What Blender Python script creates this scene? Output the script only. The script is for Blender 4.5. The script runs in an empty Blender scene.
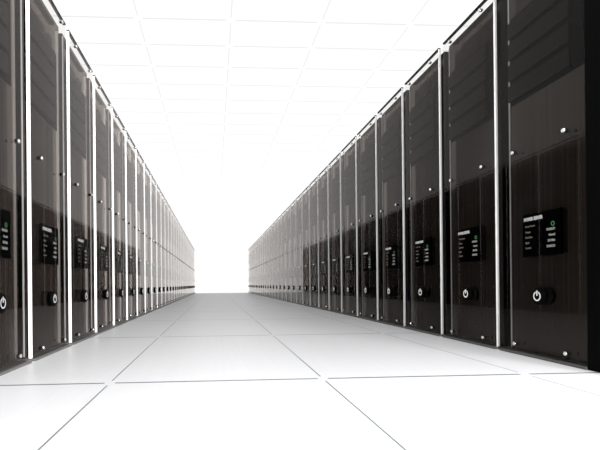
import bpy, bmesh, math
from mathutils import Vector, Matrix

scene = bpy.context.scene
C = scene.collection
PI = math.pi

# ------------------------------------------------------------------ dimensions
R_FACE = 1.60        # glass face of the right row, from the camera line
L_FACE = 0.93        # glass face of the left row
PITCH = 0.6025
PW = 0.540           # panel / cabinet width
PH0, PH1 = 0.014, 2.045
GT = 0.017           # glass thickness
SET = 0.043          # cabinet front behind the glass face
DEP = 0.90
CAM_H = 0.378
ROW_END = 20.45

# ------------------------------------------------------------------ materials
def mat(name):
    m = bpy.data.materials.new(name); m.use_nodes = True
    nt = m.node_tree; nt.nodes.clear()
    out = nt.nodes.new('ShaderNodeOutputMaterial')
    return m, nt, out

def principled(name, col, rough=0.5, metal=0.0, spec=0.5, noise=0.0, scale=(1, 1, 1)):
    m, nt, out = mat(name)
    b = nt.nodes.new('ShaderNodeBsdfPrincipled')
    b.inputs['Base Color'].default_value = (*col, 1)
    b.inputs['Roughness'].default_value = rough
    b.inputs['Metallic'].default_value = metal
    b.inputs['Specular IOR Level'].default_value = spec
    if noise > 0:
        tc = nt.nodes.new('ShaderNodeTexCoord')
        mp = nt.nodes.new('ShaderNodeMapping'); mp.inputs['Scale'].default_value = scale
        nz = nt.nodes.new('ShaderNodeTexNoise'); nz.inputs['Scale'].default_value = 1.0
        nz.inputs['Detail'].default_value = 3
        rp = nt.nodes.new('ShaderNodeValToRGB')
        rp.color_ramp.elements[0].position = 0.3; rp.color_ramp.elements[1].position = 0.7
        rp.color_ramp.elements[0].color = (*[c*(1-noise) for c in col], 1)
        rp.color_ramp.elements[1].color = (*[min(1, c*(1+noise)) for c in col], 1)
        nt.links.new(tc.outputs['Object'], mp.inputs['Vector'])
        nt.links.new(mp.outputs['Vector'], nz.inputs['Vector'])
        nt.links.new(nz.outputs['Fac'], rp.inputs['Fac'])
        nt.links.new(rp.outputs['Color'], b.inputs['Base Color'])
    nt.links.new(b.outputs['BSDF'], out.inputs['Surface'])
    return m

def emission(name, col, s):
    m, nt, out = mat(name)
    e = nt.nodes.new('ShaderNodeEmission')
    e.inputs['Color'].default_value = (*col, 1); e.inputs['Strength'].default_value = s
    nt.links.new(e.outputs[0], out.inputs['Surface'])
    return m

def glass_front():
    # polished smoked acrylic: clear with a Fresnel mirror on its front
    m, nt, out = mat('smoked_acrylic')
    fr = nt.nodes.new('ShaderNodeFresnel'); fr.inputs['IOR'].default_value = GLASS_IOR
    tr = nt.nodes.new('ShaderNodeBsdfTransparent'); tr.inputs['Color'].default_value = (0.93, 0.92, 0.91, 1)
    gl = nt.nodes.new('ShaderNodeBsdfGlossy'); gl.inputs['Roughness'].default_value = 0.0
    gl.inputs['Color'].default_value = GLASS_TINT
    mx = nt.nodes.new('ShaderNodeMixShader')
    nt.links.new(fr.outputs[0], mx.inputs[0])
    nt.links.new(tr.outputs[0], mx.inputs[1]); nt.links.new(gl.outputs[0], mx.inputs[2])
    nt.links.new(mx.outputs[0], out.inputs['Surface'])
    return m

def glass_clear():
    m, nt, out = mat('clear_acrylic')
    tr = nt.nodes.new('ShaderNodeBsdfTransparent'); tr.inputs['Color'].default_value = (0.96, 0.955, 0.95, 1)
    nt.links.new(tr.outputs[0], out.inputs['Surface'])
    return m

GLASS_IOR = 1.17
GLASS_TINT = (0.97, 0.93, 0.90, 1)

def lacquer(name, col, ior, tint, rough):
    # dark diffuse ground under a tinted glossy coat
    m, nt, out = mat(name)
    N = nt.nodes.new; K = nt.links.new
    fr = N('ShaderNodeFresnel'); fr.inputs['IOR'].default_value = ior
    df = N('ShaderNodeBsdfDiffuse')
    tc = N('ShaderNodeTexCoord'); mp = N('ShaderNodeMapping'); mp.inputs['Scale'].default_value = (70, 70, 0.3)
    nz = N('ShaderNodeTexNoise'); nz.inputs['Scale'].default_value = 1.0; nz.inputs['Detail'].default_value = 2
    K(tc.outputs['Object'], mp.inputs[0]); K(mp.outputs[0], nz.inputs['Vector'])
    rp = N('ShaderNodeValToRGB')
    rp.color_ramp.elements[0].position = 0.3; rp.color_ramp.elements[1].position = 0.7
    rp.color_ramp.elements[0].color = (*[c*0.75 for c in col], 1); rp.color_ramp.elements[1].color = (*[c*1.25 for c in col], 1)
    K(nz.outputs['Fac'], rp.inputs['Fac']); K(rp.outputs[0], df.inputs['Color'])
    gl = N('ShaderNodeBsdfGlossy'); gl.inputs['Roughness'].default_value = rough; gl.inputs['Color'].default_value = (*tint, 1)
    mx = N('ShaderNodeMixShader')
    K(fr.outputs[0], mx.inputs[0]); K(df.outputs[0], mx.inputs[1]); K(gl.outputs[0], mx.inputs[2])
    K(mx.outputs[0], out.inputs['Surface'])
    return m

M_BODY = lacquer('dark_brown_steel', (0.023, 0.0186, 0.0164), 1.24, (0.95, 0.86, 0.81), 0.09)
M_DRAWER = principled('charcoal_drawer', (0.0135, 0.0115, 0.0105), 0.6, 0, 0.06)
M_BLACK = principled('black_plastic_and_shade', (0.0012, 0.0012, 0.0012), 0.6, 0, 0.03)  # plastic parts; also paints shade on cabinet sides and drawers
M_SCREEN = principled('screen_black', (0.0008, 0.0008, 0.0008), 0.5, 0, 0.02)
M_TRIM = principled('brushed_aluminium', (0.42, 0.41, 0.40), 0.4, 0.3, 0.5)
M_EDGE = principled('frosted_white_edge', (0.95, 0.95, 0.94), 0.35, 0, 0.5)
M_CHROME = principled('chrome', (0.85, 0.85, 0.85), 0.12, 1.0)
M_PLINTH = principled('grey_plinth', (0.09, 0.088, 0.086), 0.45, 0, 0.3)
M_GLASS = glass_front()
M_CLEAR = glass_clear()
M_TXT = emission('screen_white', (0.85, 0.86, 0.84), 0.34)
M_TITLE = emission('screen_title', (0.85, 0.86, 0.84), 0.62)
M_TXTW = emission('screen_warm', (0.85, 0.75, 0.66), 0.18)
M_GREEN = emission('screen_green', (0.22, 0.75, 0.28), 0.32)
M_POWER = emission('power_symbol_white', (1, 1, 1), 0.75)

def grid_mat(name, x0, w, y0, t, lw, lwy, base, line, gap, gapy, kind):
    """tile surface with joint lines that stop short of each crossing"""
    m, nt, out = mat(name)
    N = nt.nodes.new; K = nt.links.new
    tc = N('ShaderNodeTexCoord'); sp = N('ShaderNodeSeparateXYZ'); K(tc.outputs['Object'], sp.inputs[0])
    def math_(op, a, b=None):
        n = N('ShaderNodeMath'); n.operation = op
        for i, v in enumerate((a, b)):
            if v is None: continue
            if isinstance(v, (int, float)): n.inputs[i].default_value = v
            else: K(v, n.inputs[i])
        return n.outputs[0]
    def dist(ax, o, step):       # distance to nearest joint
        v = math_('DIVIDE', math_('SUBTRACT', sp.outputs[ax], o), step)
        f = math_('SUBTRACT', v, math_('ROUND', v))
        return math_('MULTIPLY', math_('ABSOLUTE', f), step)
    dx, dy = dist('X', x0, w), dist('Y', y0, t)
    lx = math_('MULTIPLY', math_('LESS_THAN', dx, lw), math_('GREATER_THAN', dy, gapy))
    ly = math_('MULTIPLY', math_('LESS_THAN', dy, lwy), math_('GREATER_THAN', dx, gap))
    fac = math_('MAXIMUM', lx, ly)
    mc = N('ShaderNodeMix'); mc.data_type = 'RGBA'
    K(fac, mc.inputs[0]); mc.inputs[6].default_value = (*base, 1); mc.inputs[7].default_value = (*line, 1)
    if kind == 'floor':
        b = N('ShaderNodeBsdfPrincipled'); b.inputs['Roughness'].default_value = 0.38
        b.inputs['Specular IOR Level'].default_value = 0.12
        nz = N('ShaderNodeTexNoise'); nz.inputs['Scale'].default_value = 1.0; nz.inputs['Detail'].default_value = 4
        mp = N('ShaderNodeMapping'); mp.inputs['Scale'].default_value = (55, 1.2, 1)
        K(tc.outputs['Object'], mp.inputs['Vector']); K(mp.outputs[0], nz.inputs['Vector'])
        mr = N('ShaderNodeMapRange'); mr.inputs['To Min'].default_value = 0.95; mr.inputs['To Max'].default_value = 1.03
        K(nz.outputs['Fac'], mr.inputs['Value'])
        mu = N('ShaderNodeMix'); mu.data_type = 'RGBA'; mu.blend_type = 'MULTIPLY'; mu.inputs[0].default_value = 1
        K(mc.outputs[2], mu.inputs[6]); K(mr.outputs[0], mu.inputs[7])
        K(mu.outputs[2], b.inputs['Base Color']); K(b.outputs[0], out.inputs['Surface'])
    else:
        e = N('ShaderNodeEmission'); e.inputs['Strength'].default_value = CEIL_E
        K(mc.outputs[2], e.inputs['Color']); K(e.outputs[0], out.inputs['Surface'])
    return m

CEIL_E = 1.03
M_FLOOR = grid_mat('white_floor_tiles', -0.4114, 0.840, 1.6995, 1.4955, 0.0030, 0.0085, (0.55, 0.55, 0.56), (0.14, 0.16, 0.165), 0.020, 0.040, 'floor')
M_CEIL = grid_mat('luminous_ceiling', -0.9843, 1.2369, 5.7937, 0.6277, 0.008, 0.014, (1, 1, 1), (0.83, 0.83, 0.83), 0.055, 0.055, 'ceiling')

# ------------------------------------------------------------------ mesh helpers
def box(bm, x0, x1, y0, y1, z0, z1, mi=0, bevel=0.0):
    r = bmesh.ops.create_cube(bm, size=1.0)
    vs = r['verts']
    for v in vs:
        v.co = Vector((x0 + (v.co.x+.5)*(x1-x0), y0 + (v.co.y+.5)*(y1-y0), z0 + (v.co.z+.5)*(z1-z0)))
    fs = {f for v in vs for f in v.link_faces}
    for f in fs: f.material_index = mi
    if bevel:
        es = list({e for v in vs for e in v.link_edges})
        bmesh.ops.bevel(bm, geom=es, offset=bevel, segments=2, affect='EDGES', profile=0.5)

def cyl(bm, cx, cz, y0, y1, r, seg=24, bevel=0.0):
    """cylinder along y"""
    ring0, ring1 = [], []
    prof = [(y1, r)]
    if bevel: prof += [(y0+bevel, r), (y0+bevel*0.3, r-bevel*0.3), (y0, r-bevel)]
    else: prof += [(y0, r)]
    rings = []
    for y, rr in prof:
        rings.append([bm.verts.new((cx+rr*math.cos(2*PI*i/seg), y, cz+rr*math.sin(2*PI*i/seg))) for i in range(seg)])
    for a, b in zip(rings, rings[1:]):
        for i in range(seg):
            f = bm.faces.new((a[i], a[(i+1) % seg], b[(i+1) % seg], b[i])); f.smooth = True
    bm.faces.new(rings[0]); bm.faces.new(rings[-1])

def ring_arc(bm, cx, cz, y0, y1, r0, r1, a0, a1, seg=28):
    """flat ring sector with thickness; angles measured from straight up"""
    sec = []
    closed = abs((a1-a0) - 2*PI) < 1e-6
    n = seg if closed else seg+1
    for i in range(n):
        a = a0 + (a1-a0)*i/seg
        s, c = math.sin(a), math.cos(a)
        sec.append([bm.verts.new((cx+r*s, y, cz+r*c)) for r, y in ((r0, y0), (r1, y0), (r1, y1), (r0, y1))])
    m = n if closed else n-1
    for i in range(m):
        A, B = sec[i], sec[(i+1) % n]
        for k in range(4):
            bm.faces.new((A[k], A[(k+1) % 4], B[(k+1) % 4], B[k]))
    if not closed:
        bm.faces.new(sec[0]); bm.faces.new(sec[-1])

def finish(bm, name, mats):
    bmesh.ops.recalc_face_normals(bm, faces=bm.faces)
    me = bpy.data.meshes.new(name); bm.to_mesh(me); bm.free()
    for m in (mats if isinstance(mats, (list, tuple)) else [mats]): me.materials.append(m)
    return me

def obj(name, me, parent=None):
    o = bpy.data.objects.new(name, me); C.objects.link(o)
    if parent: o.parent = parent
    return o

def text_mesh(lines, depth=0.0004):
    """lines: (text, x, z, size, squeeze, align, bold) -> one mesh standing upright, facing -y"""
    bm = bmesh.new()
    for s, x, z, size, sq, al, off in lines:
        cu = bpy.data.curves.new('lettering', 'FONT'); cu.body = s; cu.size = size
        cu.align_x = al; cu.extrude = depth; cu.offset = off; cu.resolution_u = 2
        to = bpy.data.objects.new('lettering', cu); C.objects.link(to)
        bpy.context.view_layer.update()
        me = to.evaluated_get(bpy.context.evaluated_depsgraph_get()).to_mesh()
        M = Matrix.Translation((x, 0, z)) @ Matrix.Rotation(PI/2, 4, 'X') @ Matrix.Diagonal((sq, 1, 1, 1))
        vmap = [bm.verts.new(M @ v.co) for v in me.vertices]
        for p in me.polygons:
            try: bm.faces.new([vmap[i] for i in p.vertices])
            except ValueError: pass
        to.to_mesh_clear()
        C.objects.unlink(to); bpy.data.objects.remove(to); bpy.data.curves.remove(cu)
    return bm

# ------------------------------------------------------------------ the setting
bm = bmesh.new(); box(bm, -4.2, 4.9, -3.5, ROW_END+0.15, -0.12, 0.0)
floor = obj('floor', finish(bm, 'floor', M_FLOOR)); floor['kind'] = 'structure'
bm = bmesh.new(); box(bm, -4.2, 4.9, -3.5, ROW_END+0.15, CAM_H+3.5697, CAM_H+3.5697+0.1)
ceil = obj('ceiling', finish(bm, 'ceiling', M_CEIL)); ceil['kind'] = 'structure'

# ------------------------------------------------------------------ the server cabinet (local: faces -y, origin on the floor below the glass face)
H = PW/2
meshes = {}
def build_meshes():
    # cabinet body with recessed seam lines and a shallow roof lip
    bm = bmesh.new()
    box(bm, -H, H, SET, SET+DEP, 0.012, PH1-0.022, bevel=0.003)
    bm.normal_update()
    for f in bm.faces: f.material_index = 1 if abs(f.normal.x) > 0.9 else 0     # side walls black: shade of the gaps painted in
    meshes['body'] = finish(bm, 'cabinet_body', [M_BODY, M_BLACK])
    # bright corner strips on the front edges
    for k, s in (('trim_a', -1), ('trim_b', 1)):
        bm = bmesh.new()
        x0, x1 = (-H, -H+0.009) if s < 0 else (H-0.009, H)
        box(bm, x0, x1, SET-0.003, SET+0.004, 0.02, PH1-0.04, bevel=0.001)
        meshes[k] = finish(bm, 'corner_strip', M_TRIM)
    # plinth plate
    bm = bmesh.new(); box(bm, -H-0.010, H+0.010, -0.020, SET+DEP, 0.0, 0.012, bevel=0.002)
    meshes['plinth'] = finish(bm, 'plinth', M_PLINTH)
    # glass panel
    bm = bmesh.new(); box(bm, -H, H, 0.0, GT, PH0, PH1-0.010)
    bm.normal_update()
    for f in bm.faces: f.material_index = 0 if f.normal.y < -0.5 else 1
    meshes['glass'] = finish(bm, 'glass_panel', [M_GLASS, M_CLEAR])
    bm = bmesh.new(); box(bm, -H, H, -0.001, GT, PH1-0.010, PH1, bevel=0.001)
    meshes['top_edge'] = finish(bm, 'top_edge', M_BLACK)
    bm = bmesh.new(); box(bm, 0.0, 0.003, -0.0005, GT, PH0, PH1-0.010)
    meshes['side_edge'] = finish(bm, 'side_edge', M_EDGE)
    # black bay and drawers
    bm = bmesh.new(); box(bm, -0.250, 0.216, SET-0.003, SET+0.002, 1.344, 1.822)  # black plate paints the shade around and below the drawers
    meshes['bay_shade'] = finish(bm, 'bay_shade_plate', M_BLACK)
    bm = bmesh.new()
    box(bm, -0.246, 0.157, SET-0.0225, SET-0.002, 0.0, 0.089, bevel=0.003)
    bm.normal_update()
    for f in bm.faces: f.material_index = 0 if f.normal.y < -0.3 else 1      # charcoal fascia; black on the other faces paints their shade
    meshes['drawer'] = finish(bm, 'drawer', [M_DRAWER, M_BLACK])
    # screen box
    bm = bmesh.new(); box(bm, -0.119, 0.119, GT+0.001, SET+0.002, 0.514, 0.718, bevel=0.003)
    meshes['housing'] = finish(bm, 'screen_housing', M_DRAWER)
    bm = bmesh.new(); box(bm, -0.123, 0.123, 0.0045, GT+0.002, 0.508, 0.724, bevel=0.002)
    meshes['screen'] = finish(bm, 'display_screen', M_SCREEN)
    yf = 0.0040
    def T(lines, mname, m):
        bm = text_mesh(lines)
        for v in bm.verts: v.co.y += yf
        meshes[mname] = finish(bm, mname, m)
    T([('POWER SERVER', -0.112, 0.690, 0.0235, 0.76, 'LEFT', 0.0010)], 'title', M_TITLE)
    rows = [0.657, 0.628, 0.601, 0.574, 0.547]
    T([(s, -0.103, z, 0.0150, 0.80, 'LEFT', 0.0002) for s, z in
       zip(('Server Power', 'Output', 'Data Rate', 'Signal', 'Control'), rows)], 'captions', M_TXTW)
    T([(s, 0.091, z, 0.0165, 0.74, 'RIGHT', 0.0004) for s, z in
       zip(('ENABLED', 'Normal', '200 Mb/s', 'ENABLED'), [r-0.002 for r in rows[1:]])], 'values', M_TXT)
    bm = bmesh.new(); ring_arc(bm, 0.078, 0.656, yf-0.0004, yf+0.0004, 0.0075, 0.0110, 0, 2*PI)
    meshes['lamp'] = finish(bm, 'status_ring', M_GREEN)
    # power button
    bm = bmesh.new(); cyl(bm, 0, 0.308, -0.017, 0.0, 0.044, 32, 0.006); 
    meshes['button'] = finish(bm, 'power_button', M_BLACK)
    bm = bmesh.new(); cyl(bm, 0, 0.308, GT, SET+0.001, 0.046, 32)
    meshes['socket'] = finish(bm, 'button_socket', M_DRAWER)
    bm = bmesh.new(); ring_arc(bm, 0, 0.308, -0.0180, -0.0165, 0.0180, 0.0240, 0.42, 2*PI-0.42)
    box(bm, -0.0034, 0.0034, -0.0180, -0.0165, 0.310, 0.336)
    meshes['symbol'] = finish(bm, 'power_symbol', M_POWER)
    # standoff bolt: cap in front, pin behind
    bm = bmesh.new(); cyl(bm, 0, 0, -0.020, 0.0, 0.0098, 20, 0.003)
    meshes['bolt'] = finish(bm, 'standoff_bolt', M_CHROME)
    bm = bmesh.new(); cyl(bm, 0, 0, SET-0.003, SET+0.001, 0.007, 14)
    meshes['pin'] = finish(bm, 'bolt_socket', M_BLACK)
build_meshes()

def cabinet(loc, rotz, label, group, near, strip=True):
    """near: +1 / -1 = local side (x) that faces up the aisle to the camera"""
    t = bpy.data.objects.new('server_cabinet', None); C.objects.link(t)
    t.location = loc; t.rotation_euler = (0, 0, rotz)
    t.empty_display_size = 0.2
    t['label'] = label; t['category'] = 'server cabinet'; t['group'] = group
    b = obj('cabinet_body', meshes['body'], t)
    obj('corner_strip', meshes['trim_a'], b)
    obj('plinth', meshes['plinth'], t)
    bay_shade = obj('bay_shade_plate', meshes['bay_shade'], t)
    for k in range(4):
        d = obj('drawer', meshes['drawer'], bay_shade); d.location = (0, 0, 1.362 + 0.1145*k)
    g = obj('glass_panel', meshes['glass'], t)
    obj('top_edge', meshes['top_edge'], g)
    if strip:
        e = obj('side_edge', meshes['side_edge'], g); e.location = (H if near > 0 else -H-0.003, 0, 0)
        e['label'] = 'bright white side edge of the glass'
    for z in (0.052, 1.064, 1.995):
        for x in (-0.167, 0.167):
            o = obj('standoff_bolt', meshes['bolt'], t); o.location = (x, 0, z); o['label'] = 'small chrome bolt'
            p = obj('bolt_socket', meshes['pin'], o)
    s = obj('display_screen', meshes['screen'], t); s['label'] = 'black status display'
    obj('screen_housing', meshes['housing'], s)
    obj('screen_title', meshes['title'], s); obj('screen_captions', meshes['captions'], s)
    obj('screen_values', meshes['values'], s)
    o = obj('status_ring', meshes['lamp'], s); o['label'] = 'green status ring'
    p = obj('power_button', meshes['button'], t)
    obj('button_socket', meshes['socket'], p)
    o = obj('power_symbol', meshes['symbol'], p); o['label'] = 'white power symbol'
    return t

UN = ['', 'first', 'second', 'third', 'fourth', 'fifth', 'sixth', 'seventh', 'eighth', 'ninth', 'tenth', 'eleventh',
      'twelfth', 'thirteenth', 'fourteenth', 'fifteenth', 'sixteenth', 'seventeenth', 'eighteenth', 'nineteenth']
def ordinal(n):
    if n < 20: return UN[n]
    tens = {2: ('twentieth', 'twenty'), 3: ('thirtieth', 'thirty')}[n//10]
    return tens[0] if n % 10 == 0 else tens[1] + '-' + UN[n % 10]

RIGHT_NEAR0, LEFT_NEAR0 = 1.762, 1.640
for k in range(0, 31):
    n = k+1
    y = RIGHT_NEAR0 + PITCH*k + H
    side = 'right'
    if k == 0: lab = 'largest dark server cabinet in the right row, display text and power symbol clearly readable'
    elif k == 30: lab = 'dark server cabinet closing the far end of the right row'
    else: lab = 'dark server cabinet with glass front, %s from the camera in the right row' % ordinal(n)
    cabinet((R_FACE, y, 0), -PI/2, lab, 'server cabinets of the right row', +1, k > 0)
for k in range(0, 31):
    n = k+1
    y = LEFT_NEAR0 + 0.604*k + H
    if k == 0: lab = 'grey-brown server cabinet cut off by the left edge of the picture'
    elif k == 30: lab = 'pale server cabinet closing the far end of the left row'
    else: lab = 'grey-brown server cabinet with glass front, %s from the camera in the left row' % ordinal(n)
    cabinet((-L_FACE, y, 0), PI/2, lab, 'server cabinets of the left row', -1)

# matte black column added to darken the right edge beside the first cabinet
bm = bmesh.new()
box(bm, 1.585, 2.45, 1.56, RIGHT_NEAR0-0.008, 0.0, 2.75, bevel=0.006)
col = obj('filler', finish(bm, 'filler', M_BLACK))
col['label'] = 'matte black column cut off by the right edge of the picture'; col['category'] = 'filler'
# ------------------------------------------------------------------ light
w = bpy.data.worlds.new('white_surroundings'); scene.world = w; w.use_nodes = True
bg = w.node_tree.nodes['Background']; bg.inputs['Color'].default_value = (1, 1, 1, 1); bg.inputs['Strength'].default_value = 1.04

ld = bpy.data.lights.new('flood_lamp', 'AREA'); ld.shape = 'RECTANGLE'; ld.size = 1.2; ld.size_y = 0.6
ld.energy = 400
lo = bpy.data.objects.new('flood_lamp', ld); C.objects.link(lo)
lo.location = (1.40, -2.3, 2.5); lo.rotation_euler = (math.radians(58), 0, math.radians(14))

l2 = bpy.data.lights.new('side_fill', 'AREA'); l2.shape = 'RECTANGLE'; l2.size = 0.8; l2.size_y = 0.8; l2.energy = 300  # unseen fill light added to brighten the left row
o2 = bpy.data.objects.new('side_fill', l2); C.objects.link(o2)
o2.location = (2.4, -1.0, 0.55)
o2.rotation_euler = (Vector((-0.93, 3.6, 1.5)) - o2.location).to_track_quat('-Z', 'Y').to_euler()

# ------------------------------------------------------------------ camera
F = 430.0
cd = bpy.data.cameras.new('camera'); cam = bpy.data.objects.new('camera', cd); C.objects.link(cam)
cd.sensor_fit = 'HORIZONTAL'; cd.sensor_width = 36.0; cd.lens = F/600*36.0
PX, PY = 238.34, 284.32
cd.shift_x = (300-PX)/600; cd.shift_y = (PY-225)/600
cd.clip_start = 0.02; cd.clip_end = 200
yaw, pitch, roll = 0.055, 0.0011, 0.0094
cam.matrix_world = (Matrix.Translation((0, 0, CAM_H)) @ Matrix.Rotation(-yaw, 4, 'Z') @ Matrix.Rotation(PI/2+pitch, 4, 'X')
                    @ Matrix.Rotation(-roll, 4, 'Z'))
scene.camera = cam

scene.view_settings.view_transform = 'Standard'; scene.view_settings.look = 'None'
scene.view_settings.gamma = 1.0; scene.view_settings.exposure = 0.0
scene.view_settings.use_curve_mapping = False
scene.cycles.max_bounces = 12; scene.cycles.glossy_bounces = 8; scene.cycles.transparent_max_bounces = 24
